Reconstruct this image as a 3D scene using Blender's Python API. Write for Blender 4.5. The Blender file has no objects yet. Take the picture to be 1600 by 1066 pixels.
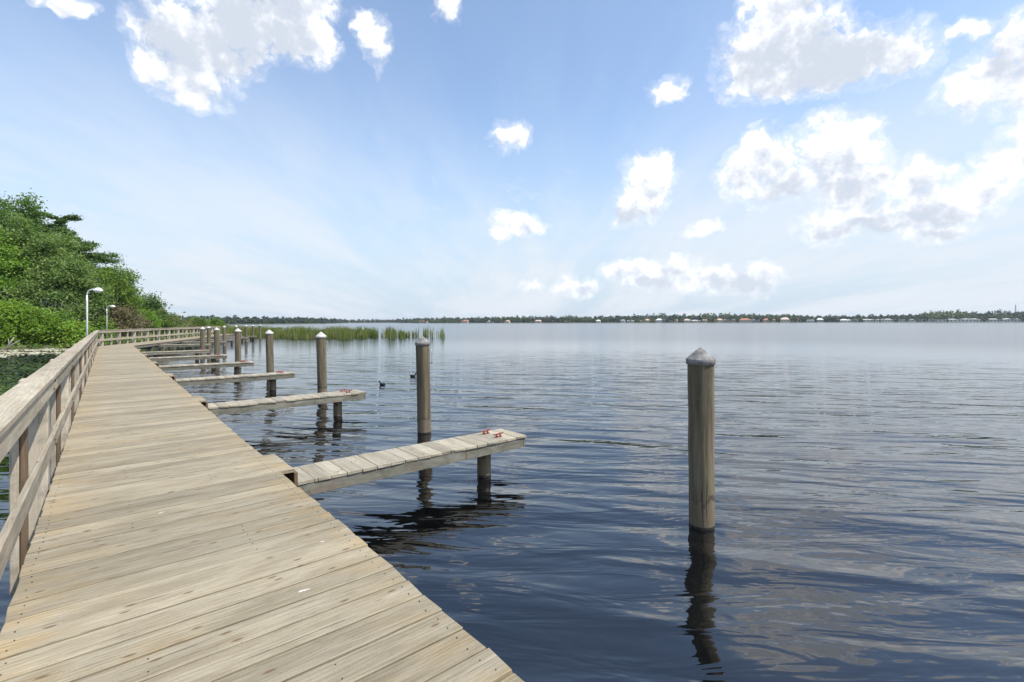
import bpy, bmesh, math, random
import numpy as np
from mathutils import Vector, Matrix, Euler
rng = random.Random(7)
nrs = np.random.RandomState(11)
scene = bpy.context.scene
COL = scene.collection
R_ = math.radians

# ------------------------------------------------------------------ camera
# world frame: +Y runs along the boardwalk, +X towards the finger piers, z = 0 is the lake
FPX, HOR = 755.0, 502.8                       # focal length and horizon row of the 1600 px photograph
YAW = R_(40.0)
CAMZ = 2.33
DECK = 0.75                                   # boardwalk surface above the water
cam = bpy.data.cameras.new('camera')
cam_ob = bpy.data.objects.new('camera', cam)
COL.objects.link(cam_ob)
cam.sensor_fit = 'HORIZONTAL'
cam.sensor_width = 36.0
cam.lens = 36.0 * FPX / 1600.0
cam.shift_y = -(533.0 - HOR) / 1600.0
cam.clip_start = 0.05
cam.clip_end = 12000.0
cam_ob.matrix_world = (Matrix.Translation((0, 0, CAMZ)) @ Matrix.Rotation(-YAW, 4, 'Z')
                       @ Matrix.Rotation(R_(90), 4, 'X') @ Matrix.Rotation(R_(-0.15), 4, 'Z'))
scene.camera = cam_ob
VF = Vector((math.sin(YAW), math.cos(YAW), 0))
VR = Vector((math.cos(YAW), -math.sin(YAW), 0))

def at(u, depth, z=0.0):
    """a place on the map: depth metres ahead of the camera, in the direction of photo column u"""
    p = VF * depth + VR * ((u - 800.0) / FPX * depth)
    return Vector((p.x, p.y, z))

# ------------------------------------------------------------------ sun and sky
SUN_EL = R_(58.0)
SUN_H = Vector((0.50, -0.87, 0)).normalized()
SUN_DIR = Vector((SUN_H.x * math.cos(SUN_EL), SUN_H.y * math.cos(SUN_EL), math.sin(SUN_EL)))
sun = bpy.data.lights.new('sun', 'SUN')
sun.energy = 3.3
sun.angle = R_(0.53)
sun.color = (1.0, 0.955, 0.88)
sun_ob = bpy.data.objects.new('sun', sun)
COL.objects.link(sun_ob)
sun_ob.rotation_euler = (-SUN_DIR).to_track_quat('-Z', 'Y').to_euler()
sun_ob.location = (20, -20, 60)

scene.view_settings.view_transform = 'Standard'
scene.view_settings.look = 'None'
scene.view_settings.exposure = 0.85
scene.view_settings.gamma = 1.0
scene.view_settings.use_curve_mapping = False
scene.cycles.use_denoising = True
scene.cycles.max_bounces = 6
scene.cycles.diffuse_bounces = 3
scene.cycles.volume_bounces = 0
scene.cycles.transparent_max_bounces = 8

class NT:
    """small helper to write node trees"""
    def __init__(self, tree):
        self.t = tree
        tree.nodes.clear()
    def n(self, kind, ins=None, **props):
        nd = self.t.nodes.new(kind)
        for k, v in props.items():
            setattr(nd, k, v)
        for k, v in (ins or {}).items():
            self.put(nd.inputs[k], v)
        return nd
    def put(self, sock, v):
        if isinstance(v, bpy.types.NodeSocket):
            self.t.links.new(v, sock)
        else:
            sock.default_value = v
    def m(self, op, a, b=None, c=None, clamp=False):
        nd = self.t.nodes.new('ShaderNodeMath')
        nd.operation = op
        nd.use_clamp = clamp
        for i, v in enumerate((a, b, c)):
            if v is not None:
                self.put(nd.inputs[i], v)
        return nd.outputs[0]
    def vm(self, op, a, b=None, out=0):
        nd = self.t.nodes.new('ShaderNodeVectorMath')
        nd.operation = op
        for i, v in enumerate((a, b)):
            if v is not None:
                self.put(nd.inputs[i], v)
        return nd.outputs[out]
    def scale(self, a, s):
        nd = self.t.nodes.new('ShaderNodeVectorMath')
        nd.operation = 'SCALE'
        self.put(nd.inputs[0], a)
        self.put(nd.inputs['Scale'], s)
        return nd.outputs[0]
    def noise(self, vec, scale=1.0, detail=4.0, rough=0.55, dist=0.0, col=False):
        nd = self.n('ShaderNodeTexNoise', {'Vector': vec, 'Scale': scale, 'Detail': detail, 'Roughness': rough, 'Distortion': dist})
        return nd.outputs['Color' if col else 'Fac']
    def ramp(self, fac, lo, hi, a=0.0, b=1.0, smooth=True):
        nd = self.n('ShaderNodeMapRange', {0: fac, 1: lo, 2: hi, 3: a, 4: b})
        nd.interpolation_type = 'SMOOTHSTEP' if smooth else 'LINEAR'
        return nd.outputs[0]
    def mix(self, fac, a, b, blend='MIX'):
        nd = self.t.nodes.new('ShaderNodeMix')
        nd.data_type = 'RGBA'
        nd.blend_type = blend
        for i, v in ((0, fac), (6, a), (7, b)):
            if isinstance(v, tuple) and len(v) == 3:
                v = (*v, 1.0)
            self.put(nd.inputs[i], v)
        return nd.outputs[2]

SKY_STRENGTH = 0.13
world = bpy.data.worlds.new('World')
scene.world = world
world.use_nodes = True
world.cycles.sampling_method = 'MANUAL'
world.cycles.sample_map_resolution = 512
def build_world():
    N = NT(world.node_tree)
    sky = N.n('ShaderNodeTexSky', sky_type='NISHITA', sun_disc=False)
    sky.sun_elevation = SUN_EL
    # Nishita: rotation 0 puts the sun at +Y, growing clockwise seen from above
    sky.sun_rotation = math.atan2(SUN_H.x, SUN_H.y)
    sky.altitude = 0.0
    sky.air_density = 1.0
    sky.dust_density = 0.35
    sky.ozone_density = 1.3
    d = N.n('ShaderNodeTexCoord').outputs['Generated']
    d = N.vm('NORMALIZE', d)
    sep = N.n('ShaderNodeSeparateXYZ', {0: d})
    dz = sep.outputs[2]
    # uneven cloud outlines
    w1 = N.noise(d, 15.0, 3.0, 0.6, col=True)
    warp = N.scale(N.vm('SUBTRACT', w1, (0.5, 0.5, 0.5)), 0.075)
    dw = N.vm('ADD', d, warp)
    puffs = [  # column, row, half width, half height (photo pixels), greyness of the core
        (295, 60, 80, 75, .8), (370, 35, 100, 85, 1), (445, 40, 75, 65, .8), (300, 120, 66, 55, .3), (350, 95, 70, 58, .5),
        (248, 100, 40, 42, .1), (492, 62, 42, 46, .2), (302, 152, 34, 32, .1), (500, 5, 50, 34, .4), (400, -50, 150, 80, 1),
        (585, 62, 30, 45, 0), (572, 38, 18, 22, 0), (703, 12, 28, 30, .1), (100, 3, 46, 24, 0),
        (1225, 60, 105, 80, .8), (1178, 110, 66, 54, .3), (1290, 95, 110, 62, 1), (1392, 82, 72, 50, .4), (1240, -10, 85, 60, .5),
        (1330, 112, 80, 42, .8), (1215, 130, 70, 34, .5),
        (1560, 112, 72, 58, .4), (1518, 140, 62, 44, .2), (1596, 60, 42, 56, .2), (1510, 48, 44, 18, 0), (1640, 110, 80, 90, .6),
        (1047, 145, 32, 24, .1), (795, 216, 38, 28, 0), (816, 350, 50, 18, .1), (786, 366, 18, 14, 0),
        (1012, 275, 50, 38, .1), (1000, 310, 46, 44, .4), (985, 332, 40, 26, .5), (1040, 262, 24, 26, 0),
        (1200, 252, 72, 54, .1), (1160, 272, 48, 36, .2), (1300, 240, 76, 60, .2), (1326, 210, 54, 38, 0), (1230, 292, 95, 36, .6),
        (1330, 285, 72, 48, .7), (1190, 224, 34, 32, 0),
        (1300, 355, 62, 34, .3), (1352, 340, 76, 36, .6), (1430, 290, 52, 44, .1), (1450, 330, 96, 40, .6), (1470, 368, 50, 22, .7),
        (1400, 352, 60, 28, .6), (1585, 255, 70, 42, .2), (1550, 285, 62, 30, .4), (1640, 230, 66, 60, .2),
        (985, 426, 58, 20, .4), (1050, 424, 62, 27, .3), (1112, 434, 62, 26, .4), (1172, 435, 58, 30, .8), (1022, 440, 60, 18, .7),
        (830, 451, 30, 14, .2), (905, 448, 40, 18, .3), (1100, 360, 34, 14, 0),
    ]
    acc = None
    def puff(c, a, b, g):
        nonlocal acc
        up = (Vector((0, 0, 1)) - c * c.z).normalized()
        tng = up.cross(c).normalized()
        vec = dw
        if acc is not None:      # evaluate the clouds one after the other
            ma = N.n('ShaderNodeVectorMath', {0: acc, 1: (1e-6, 1e-6, 1e-6), 2: dw}, operation='MULTIPLY_ADD')
            vec = ma.outputs[0]
        x = N.vm('DOT_PRODUCT', vec, tuple(tng / a), out=1)
        z = N.vm('DOT_PRODUCT', vec, tuple(up / b), out=1)
        r = N.m('SQRT', N.m('MULTIPLY_ADD', x, x, N.m('MULTIPLY', z, z)))
        gr = N.m('SUBTRACT', 1.0, r, clamp=True)
        # base of a cloud is greyer than its top
        k = N.m('MULTIPLY', gr, N.m('MULTIPLY_ADD', z, -1.1, 0.15 + g))
        both = N.n('ShaderNodeCombineXYZ', {0: gr, 1: k}).outputs[0]
        acc = both if acc is None else N.vm('MAXIMUM', acc, both)
    for (u, v, a, b, g) in puffs:
        c = VF + VR * ((u - 800) / FPX) + Vector((0, 0, (HOR - v) / FPX))
        ln = c.length
        puff(c.normalized(), 1.08 * a / FPX / ln, 1.08 * b / FPX / ln, g)
    for i in range(14):      # the same kind of clouds go on all round
        az = R_(66 + i * 17.5 + rng.uniform(-5, 5))
        el = R_(rng.choice((8, 14, 20, 30, 44, 60)) + rng.uniform(-3, 3))
        hd = (VF * math.cos(az) + VR * math.sin(az))
        c = Vector((hd.x * math.cos(el), hd.y * math.cos(el), math.sin(el)))
        a = rng.uniform(0.06, 0.16)
        puff(c, a, a * rng.uniform(.45, .75), rng.uniform(.1, .8))
    fc = N.n('ShaderNodeSeparateXYZ', {0: acc})
    field, core = fc.outputs[0], fc.outputs[1]
    n1 = N.noise(d, 16.0, 7.0, 0.62)
    n1u = N.noise(N.vm('ADD', d, (0.010, -0.006, 0.016)), 16.0, 4.0, 0.60)     # the same lumps a little nearer the sun
    n2 = N.noise(N.vm('MULTIPLY', dw, (1, 1, 1.4)), 52.0, 5.0, 0.66)
    n3 = N.noise(dw, 24.0, 5.0, 0.55)
    bil = N.m('ABSOLUTE', N.m('MULTIPLY_ADD', n3, 2.0, -1.0))                   # rounded heads with creases between
    dens = N.m('ADD', field, N.m('MULTIPLY', N.m('SUBTRACT', n1, 0.5), 0.80))
    dens = N.m('ADD', dens, N.m('MULTIPLY_ADD', bil, 0.75, -0.16))
    dens = N.m('ADD', dens, N.m('MULTIPLY', N.m('SUBTRACT', n2, 0.5), 0.40))
    gate = N.ramp(field, 0.0, 0.20)
    alpha = N.m('MULTIPLY', N.ramp(dens, 0.13, 0.50), gate)
    alpha = N.m('MAXIMUM', alpha, N.m('MULTIPLY', N.m('MULTIPLY', N.ramp(dens, -0.12, 0.40), N.ramp(field, 0.0, 0.10)), 0.40))
    # thin veil: streaked high cloud, thicker towards the horizon
    den = N.m('ADD', N.m('MAXIMUM', dz, 0.0), 0.10)
    pl = N.n('ShaderNodeCombineXYZ', {0: N.m('DIVIDE', sep.outputs[0], den), 1: N.m('DIVIDE', sep.outputs[1], den), 2: 0.0}).outputs[0]
    mpv = N.n('ShaderNodeMapping', {'Vector': pl, 'Rotation': (0, 0, R_(40)), 'Location': (3.1, 1.7, 0)}).outputs[0]
    mpv = N.vm('MULTIPLY', mpv, (1.15, 0.26, 1.0))      # streaks drawn out across the lake
    v1 = N.noise(mpv, 0.62, 5.0, 0.55, 0.5)
    v2 = N.noise(mpv, 3.4, 5.0, 0.66, 0.3)
    low = N.ramp(dz, 0.03, 0.50, 1.0, 0.0)
    veil = N.ramp(N.m('MULTIPLY_ADD', v2, 0.30, v1), 0.48, 0.76)
    veil = N.m('MULTIPLY', veil, N.m('MULTIPLY_ADD', low, 0.80, 0.10), clamp=True)
    # scattered scraps of low cloud
    v3 = N.noise(N.vm('MULTIPLY', dw, (1, 1, 2.6)), 13.0, 5.0, 0.66)
    scrap = N.m('MULTIPLY', N.ramp(v3, 0.53, 0.74), N.m('MULTIPLY', low, 0.70))
    veil = N.m('MAXIMUM', veil, scrap)
    haze = N.ramp(dz, 0.0, 0.44, 0.95, 0.08)
    base = N.mix(1.0, sky.outputs[0], (1.0, 1.0, 1.0), 'MULTIPLY')
    veilc = N.mix(haze, base, (2.60, 3.12, 3.70))
    veilc = N.mix(veil, veilc, (3.60, 3.85, 4.15))
    lit = N.m('MULTIPLY_ADD', N.m('SUBTRACT', n1u, n1), 2.4, core)
    lit = N.m('MULTIPLY_ADD', N.m('SUBTRACT', n2, 0.5), -0.45, lit)
    shade = N.ramp(lit, -0.12, 0.90)
    cc = N.mix(shade, (5.2, 5.25, 5.4), (2.95, 3.22, 3.68))
    fade = N.ramp(dz, 0.0, 0.16, 0.70, 1.0)
    colr = N.mix(N.m('MULTIPLY', alpha, fade), veilc, cc)
    bg = N.n('ShaderNodeBackground', {'Color': colr, 'Strength': SKY_STRENGTH})
    out = N.n('ShaderNodeOutputWorld')
    N.t.links.new(bg.outputs[0], out.inputs[0])
build_world()

# ------------------------------------------------------------------ materials
MATS = {}
def new_mat(name):
    m = bpy.data.materials.new(name)
    m.use_nodes = True
    N = NT(m.node_tree)
    out = N.n('ShaderNodeOutputMaterial')
    MATS[name] = m
    return m, N, out

def wood(name, dark, light, stain, stain_amt=0.5, end_stain=0.0, bump=0.5, grime=0.0, contrast=1.0, seed=0.0):
    """weathered timber, grain along local X"""
    m, N, out = new_mat(name)
    tc = N.n('ShaderNodeTexCoord').outputs['Object']
    oi = N.n('ShaderNodeObjectInfo')
    rnd = oi.outputs['Random']
    off = N.scale((37.0, 91.0, 53.0), N.m('ADD', rnd, seed))
    v = N.vm('ADD', tc, off)
    def st(x, y):
        return N.vm('MULTIPLY', v, (x, y, y))
    broad = N.noise(st(1.5, 8.0), 1.0, 6.0, 0.66, 0.5)
    grain = N.noise(st(3.2, 60.0), 1.0, 8.0, 0.72, 0.35)
    fine = N.noise(st(9.0, 190.0), 1.0, 4.0, 0.75)
    cr = N.noise(st(2.2, 66.0), 1.0, 3.0, 0.55, 0.6)
    # cathedral grain drawn out by warped bands
    wv = N.n('ShaderNodeTexWave', {'Vector': N.vm('MULTIPLY', v, (0.22, 1.0, 1.0)), 'Scale': 11.0, 'Distortion': 9.0, 'Detail': 3.0, 'Detail Scale': 0.9}, wave_type='BANDS', bands_direction='Y').outputs['Fac']
    c = N.mix(N.ramp(broad, 0.22, 0.78), (*dark,), (*light,))
    patch = N.noise(N.vm('MULTIPLY', v, (1.5, 3.2, 3.2)), 1.0, 5.0, 0.6)
    sm = N.m('MULTIPLY', N.ramp(patch, 0.52, 0.72), stain_amt)
    if end_stain > 0:
        ax = N.m('ABSOLUTE', N.n('ShaderNodeSeparateXYZ', {0: tc}).outputs[0])
        e = N.m('MULTIPLY', N.ramp(ax, 0.45, 0.92), end_stain)
        e = N.m('MULTIPLY', e, N.ramp(N.noise(N.vm('MULTIPLY', v, (2.2, 4.5, 4.5)), 1.0, 5.0, 0.65), 0.40, 0.66))
        sm = N.m('MAXIMUM', sm, e)
    c = N.mix(sm, c, (*stain,))
    g = N.m('MULTIPLY_ADD', N.m('SUBTRACT', grain, 0.5), 1.1 * contrast, 1.0)
    g = N.m('MULTIPLY', g, N.m('MULTIPLY_ADD', N.m('SUBTRACT', fine, 0.5), 0.45 * contrast, 1.0))
    g = N.m('MULTIPLY', g, N.m('MULTIPLY_ADD', N.m('SUBTRACT', wv, 0.5), 0.14 * contrast, 1.0))
    g = N.m('MULTIPLY', g, N.m('MULTIPLY_ADD', rnd, 0.34, 0.82))
    c = N.mix(1.0, c, N.n('ShaderNodeCombineColor', {0: g, 1: g, 2: g}).outputs[0], 'MULTIPLY')
    # drying checks and knots
    crack = N.ramp(cr, 0.665, 0.70)
    c = N.mix(N.m('MULTIPLY', crack, 0.55), c, (0.075, 0.06, 0.045))
    von = N.n('ShaderNodeTexVoronoi', {'Vector': N.vm('MULTIPLY', v, (3.4, 9.5, 9.5)), 'Scale': 1.0}, voronoi_dimensions='2D')
    vo = N.m('ADD', von.outputs['Distance'], N.ramp(N.n('ShaderNodeSeparateColor', {0: von.outputs['Color']}).outputs[0], 0.24, 0.25))
    kn = N.ramp(N.m('MULTIPLY_ADD', N.m('SUBTRACT', grain, .5), .08, vo), 0.045, 0.13, 1.0, 0.0)
    c = N.mix(N.m('MULTIPLY', kn, 0.85), c, (0.13, 0.082, 0.045))
    speck = N.ramp(N.noise(tc, 95.0, 2.0, 0.5), 0.675, 0.73)
    c = N.mix(N.m('MULTIPLY', speck, 0.55), c, (0.07, 0.06, 0.05))
    if end_stain > 0:      # bird droppings
        bd = N.ramp(N.noise(N.vm('MULTIPLY', v, (5.5, 9.0, 9.0)), 1.0, 3.0, 0.6), 0.745, 0.775)
        c = N.mix(N.m('MULTIPLY', bd, 0.8), c, (0.62, 0.60, 0.55))
    if grime > 0:
        gm = N.m('MULTIPLY', N.ramp(N.noise(v, 5.0, 6.0, 0.7), 0.45, 0.68), grime)
        c = N.mix(gm, c, (0.055, 0.058, 0.04))
    b = N.m('MULTIPLY_ADD', grain, 1.0, N.m('MULTIPLY', fine, 0.5))
    b = N.m('SUBTRACT', b, N.m('MULTIPLY', crack, 0.8))
    bp = N.n('ShaderNodeBump', {'Strength': bump, 'Distance': 0.004, 'Height': b})
    p = N.n('ShaderNodeBsdfPrincipled', {'Base Color': c, 'Roughness': 0.82, 'Specular IOR Level': 0.25, 'Normal': bp.outputs[0]})
    N.t.links.new(p.outputs[0], out.inputs[0])
    return m

wood('deck_wood', (0.200, 0.168, 0.112), (0.330, 0.290, 0.212), (0.33, 0.235, 0.115), 0.34, 0.60, 0.8)
wood('rail_wood', (0.27, 0.23, 0.165), (0.41, 0.365, 0.28), (0.36, 0.25, 0.17), 0.55, 0.0, 0.6)
wood('post_wood', (0.37, 0.32, 0.245), (0.49, 0.435, 0.345), (0.40, 0.32, 0.20), 0.35, 0.0, 0.4, 0.35, 0.6)
wood('brown_wood', (0.12, 0.082, 0.05), (0.17, 0.12, 0.075), (0.09, 0.06, 0.035), 0.5, 0.0, 0.5)
wood('finger_wood', (0.26, 0.23, 0.17), (0.37, 0.335, 0.26), (0.36, 0.28, 0.17), 0.30, 0.25, 0.6)
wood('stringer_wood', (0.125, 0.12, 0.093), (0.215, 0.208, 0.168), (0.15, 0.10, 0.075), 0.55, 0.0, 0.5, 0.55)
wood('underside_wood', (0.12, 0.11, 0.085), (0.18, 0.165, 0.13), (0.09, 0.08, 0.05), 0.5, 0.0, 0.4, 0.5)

def pile_mat(name, a, b, tide=True):
    m, N, out = new_mat(name)
    tc = N.n('ShaderNodeTexCoord').outputs['Object']
    rnd = N.n('ShaderNodeObjectInfo').outputs['Random']
    v = N.vm('ADD', tc, N.scale((31.0, 17.0, 43.0), rnd))
    st = N.noise(N.vm('MULTIPLY', v, (13.0, 13.0, 0.9)), 1.0, 6.0, 0.65, 0.3)
    fi = N.noise(N.vm('MULTIPLY', v, (60.0, 60.0, 2.6)), 1.0, 5.0, 0.7)
    pt = N.noise(v, 4.2, 6.0, 0.65)
    c = N.mix(N.ramp(st, 0.32, 0.68), (*a,), (*b,))
    c = N.mix(N.m('MULTIPLY', N.ramp(pt, 0.50, 0.72), 0.45), c, (0.125, 0.125, 0.062))       # algae
    c = N.mix(N.m('MULTIPLY', N.ramp(N.noise(v, 22.0, 4.0, 0.7), 0.64, 0.74), 0.4), c, (0.27, 0.25, 0.20))  # lichen
    g = N.m('MULTIPLY_ADD', N.m('SUBTRACT', fi, 0.5), 1.0, 1.0)
    g = N.m('MULTIPLY', g, N.m('MULTIPLY_ADD', rnd, 0.3, 0.85))
    c = N.mix(1.0, c, N.n('ShaderNodeCombineColor', {0: g, 1: g, 2: g}).outputs[0], 'MULTIPLY')
    z = N.n('ShaderNodeSeparateXYZ', {0: tc}).outputs[2]
    zj = N.m('MULTIPLY_ADD', N.m('SUBTRACT', N.noise(N.vm('MULTIPLY', v, (9, 9, 3)), 1.0, 5.0, .65), 0.5), 0.32, z)
    # water lines: a wet black foot, a pale scoured zone, a dark high-water ring
    ring = N.m('MULTIPLY', N.ramp(zj, 0.285, 0.30), N.ramp(zj, 0.345, 0.37, 1.0, 0.0))
    pale = N.ramp(zj, 0.285, 0.30, 1.0, 0.0)
    c = N.mix(N.m('MULTIPLY', pale, 0.40), c, (0.20, 0.145, 0.095))
    c = N.mix(N.m('MULTIPLY', N.m('MULTIPLY', ring, N.ramp(pt, .35, .6)), 0.75), c, (0.035, 0.03, 0.022))
    wet = N.ramp(z, 0.025, 0.045, 1.0, 0.0)
    c = N.mix(N.m('MULTIPLY', wet, 0.92), c, (0.012, 0.012, 0.009))
    crack = N.ramp(N.noise(N.vm('MULTIPLY', v, (28.0, 28.0, 0.7)), 1.0, 3.0, 0.5, .5), 0.67, 0.70)
    c = N.mix(N.m('MULTIPLY', crack, 0.6), c, (0.04, 0.032, 0.022))
    h = N.m('SUBTRACT', N.m('ADD', st, N.m('MULTIPLY', fi, .5)), N.m('MULTIPLY', crack, .7))
    bp = N.n('ShaderNodeBump', {'Strength': 0.6, 'Distance': 0.008, 'Height': h})
    p = N.n('ShaderNodeBsdfPrincipled', {'Base Color': c, 'Roughness': N.m('MULTIPLY_ADD', wet, -0.5, 0.85), 'Normal': bp.outputs[0]})
    N.t.links.new(p.outputs[0], out.inputs[0])
pile_mat('pile_wood', (0.072, 0.057, 0.033), (0.165, 0.134, 0.085))

def plain(name, colr, rough=0.5, metal=0.0, var=0.25, scale=12.0, spot=None, bump=0.15):
    m, N, out = new_mat(name)
    tc = N.n('ShaderNodeTexCoord').outputs['Object']
    n = N.noise(tc, scale, 6.0, 0.6)
    c = N.mix(N.ramp(n, 0.3, 0.7), tuple(x * (1 - var) for x in colr), tuple(min(1, x * (1 + var)) for x in colr))
    if spot:
        c = N.mix(N.m('MULTIPLY', N.ramp(N.noise(tc, scale * 2.3, 5.0, 0.65), 0.52, 0.66), 0.8), c, spot)
    bp = N.n('ShaderNodeBump', {'Strength': bump, 'Distance': 0.01, 'Height': n})
    p = N.n('ShaderNodeBsdfPrincipled', {'Base Color': c, 'Roughness': rough, 'Metallic': metal, 'Normal': bp.outputs[0]})
    N.t.links.new(p.outputs[0], out.inputs[0])
    return m
plain('cap_plastic', (0.20, 0.195, 0.185), 0.95, 0.0, 0.35, 14.0, (0.10, 0.095, 0.085))
plain('cap_white', (0.48, 0.47, 0.44), 0.7, 0.0, 0.2, 14.0, (0.25, 0.24, 0.22))
plain('red_paint', (0.20, 0.032, 0.022), 0.6, 0.0, 0.35, 60.0, (0.20, 0.06, 0.04))
plain('galvanised', (0.45, 0.45, 0.44), 0.5, 0.6)
plain('nail_steel', (0.07, 0.055, 0.045), 0.7, 0.3)
plain('lamp_white', (0.72, 0.73, 0.71), 0.4, 0.0, 0.08)
plain('lamp_glass', (0.78, 0.78, 0.80), 0.25, 0.0, 0.05)
plain('lamp_dark', (0.10, 0.10, 0.10), 0.5, 0.0, 0.1)
plain('feather_dark', (0.022, 0.022, 0.024), 0.7, 0.0, 0.4, 40.0)
plain('beak_pale', (0.62, 0.58, 0.48), 0.5)
plain('bark', (0.16, 0.13, 0.10), 0.9, 0.0, 0.45, 5.0)
plain('dead_wood', (0.42, 0.38, 0.33), 0.9, 0.0, 0.3, 6.0)
plain('mud', (0.10, 0.10, 0.055), 0.95, 0.0, 0.5, 0.8)
plain('far_land', (0.07, 0.09, 0.04), 0.95, 0.0, 0.4, 0.02)
plain('seawall', (0.14, 0.13, 0.11), 0.9, 0.0, 0.3, 0.3)
plain('window_dark', (0.03, 0.035, 0.04), 0.15)
plain('tower_steel', (0.16, 0.17, 0.19), 0.6)
for nm, c in (('wall_cream', (.62, .55, .42)), ('wall_tan', (.50, .40, .28)), ('wall_white', (.58, .58, .57)), ('wall_grey', (.36, .36, .35)),
              ('roof_orange', (.36, .17, .10)), ('roof_tan', (.50, .37, .24)), ('roof_white', (.60, .60, .59)), ('roof_grey', (.24, .24, .25)), ('roof_pink', (.60, .44, .38))):
    plain(nm, c, 0.85, 0.0, 0.12, 0.6)

def leaf_mat(name, a, b, trans=0.35, rough=0.55):
    m, N, out = new_mat(name)
    g = N.n('ShaderNodeNewGeometry')
    ri = g.outputs['Random Per Island']
    tc = N.n('ShaderNodeTexCoord').outputs['Object']
    n = N.noise(tc, 0.55, 4.0, 0.6)
    f = N.m('ADD', N.m('MULTIPLY', ri, 0.55), N.m('MULTIPLY', N.ramp(n, 0.3, 0.7), 0.5), clamp=True)
    c = N.mix(f, (*a,), (*b,))
    p = N.n('ShaderNodeBsdfPrincipled', {'Base Color': c, 'Roughness': rough, 'Specular IOR Level': 0.3})
    tr = N.n('ShaderNodeBsdfTranslucent', {'Color': N.mix(1.0, c, (1.25, 1.3, 0.7), 'MULTIPLY')})
    mx = N.n('ShaderNodeMixShader', {0: trans})
    N.t.links.new(p.outputs[0], mx.inputs[1])
    N.t.links.new(tr.outputs[0], mx.inputs[2])
    N.t.links.new(mx.outputs[0], out.inputs[0])
leaf_mat('leaf_mid', (0.059, 0.124, 0.026), (0.195, 0.313, 0.059), 0.45)
leaf_mat('leaf_bright', (0.088, 0.186, 0.028), (0.266, 0.415, 0.053), 0.45)
leaf_mat('leaf_dark', (0.033, 0.073, 0.024), (0.112, 0.189, 0.053), 0.4)
leaf_mat('leaf_grey', (0.088, 0.147, 0.045), (0.254, 0.342, 0.112), 0.45)
leaf_mat('leaf_olive', (0.124, 0.138, 0.057), (0.266, 0.266, 0.116))
leaf_mat('leaf_brown', (0.128, 0.105, 0.063), (0.255, 0.210, 0.128))
leaf_mat('leaf_yellow', (0.128, 0.188, 0.024), (0.323, 0.383, 0.053), 0.45)
leaf_mat('moss', (0.16, 0.17, 0.14), (0.28, 0.29, 0.25), 0.2, 0.9)
leaf_mat('reed_green', (0.085, 0.130, 0.025), (0.210, 0.260, 0.065), 0.45)
leaf_mat('reed_dry', (0.17, 0.14, 0.07), (0.28, 0.24, 0.13), 0.3)
leaf_mat('weed_green', (0.025, 0.055, 0.012), (0.085, 0.135, 0.025), 0.2)
leaf_mat('weed_dark', (0.010, 0.018, 0.008), (0.035, 0.050, 0.020), 0.1)
leaf_mat('weed_pale', (0.30, 0.29, 0.20), (0.50, 0.48, 0.36), 0.1, 0.9)
leaf_mat('far_green', (0.030, 0.055, 0.022), (0.085, 0.125, 0.040), 0.25)
leaf_mat('far_dark', (0.018, 0.034, 0.022), (0.045, 0.070, 0.036), 0.2)
leaf_mat('far_light', (0.065, 0.095, 0.030), (0.130, 0.165, 0.055), 0.25)

def water_mat():
    m, N, out = new_mat('lake_water')
    tc = N.n('ShaderNodeTexCoord').outputs['Object']
    def wv(rot, sx, sy, detail, rough, dist, loc):
        mp = N.n('ShaderNodeMapping', {'Vector': tc, 'Rotation': (0, 0, R_(rot)), 'Location': loc}).outputs[0]
        mp = N.vm('MULTIPLY', mp, (sx, sy, 1.0))
        return N.noise(mp, 1.0, detail, rough, dist)
    # crests lie roughly across the view; local x = along the crest
    a = wv(52, 0.30, 1.15, 2.0, 0.45, 0.4, (3, 1, 0))
    b = wv(44, 0.75, 2.7, 3.0, 0.52, 0.5, (7, 5, 0))
    c = wv(38, 4.6, 6.5, 2.0, 0.5, 0.2, (1, 9, 0))
    calm = N.ramp(wv(45, 0.10, 0.16, 2.0, 0.5, 0.6, (0.4, 0.2, 0)), 0.36, 0.62, 0.35, 1.0)
    # sheltered close to the boardwalk
    sx = N.n('ShaderNodeSeparateXYZ', {0: tc}).outputs[0]
    lee = N.ramp(sx, 1.0, 7.5, 0.72, 1.0)
    open_ = N.ramp(N.vm('LENGTH', tc, out=1), 12.0, 55.0, 1.0, 0.1)
    flat = N.ramp(N.vm('LENGTH', tc, out=1), 7.0, 48.0, 1.0, 0.05)
    h = N.m('MULTIPLY', a, 0.130)
    h = N.m('MULTIPLY_ADD', b, 0.040, h)
    fin = N.m('MULTIPLY', N.m('MULTIPLY', N.m('MULTIPLY', c, 0.0045), calm), open_)
    h = N.m('MULTIPLY', N.m('ADD', N.m('MULTIPLY', h, flat), fin), lee)
    bp = N.n('ShaderNodeBump', {'Strength': 1.0, 'Distance': 1.0, 'Height': h})
    p = N.n('ShaderNodeBsdfPrincipled', {'Base Color': (0.0016, 0.0020, 0.0026, 1), 'Roughness': N.ramp(N.vm('LENGTH', tc, out=1), 12.0, 75.0, 0.015, 0.17), 'IOR': 1.92, 'Normal': bp.outputs[0]})
    N.t.links.new(p.outputs[0], out.inputs[0])
water_mat()

# ------------------------------------------------------------------ mesh helpers
def link(o, parent=None):
    COL.objects.link(o)
    if parent is not None:
        o.parent = parent
    return o

def tag(o, label, cat, group=None):
    o['label'] = label
    o['category'] = cat
    if group:
        o['group'] = group
    return o

def thing(name, label, cat, loc=(0, 0, 0), rz=0.0, group=None):
    o = link(bpy.data.objects.new(name, None))
    o.empty_display_size = 0.2
    o.location = loc
    o.rotation_euler = (0, 0, rz)
    return tag(o, label, cat, group)

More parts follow.
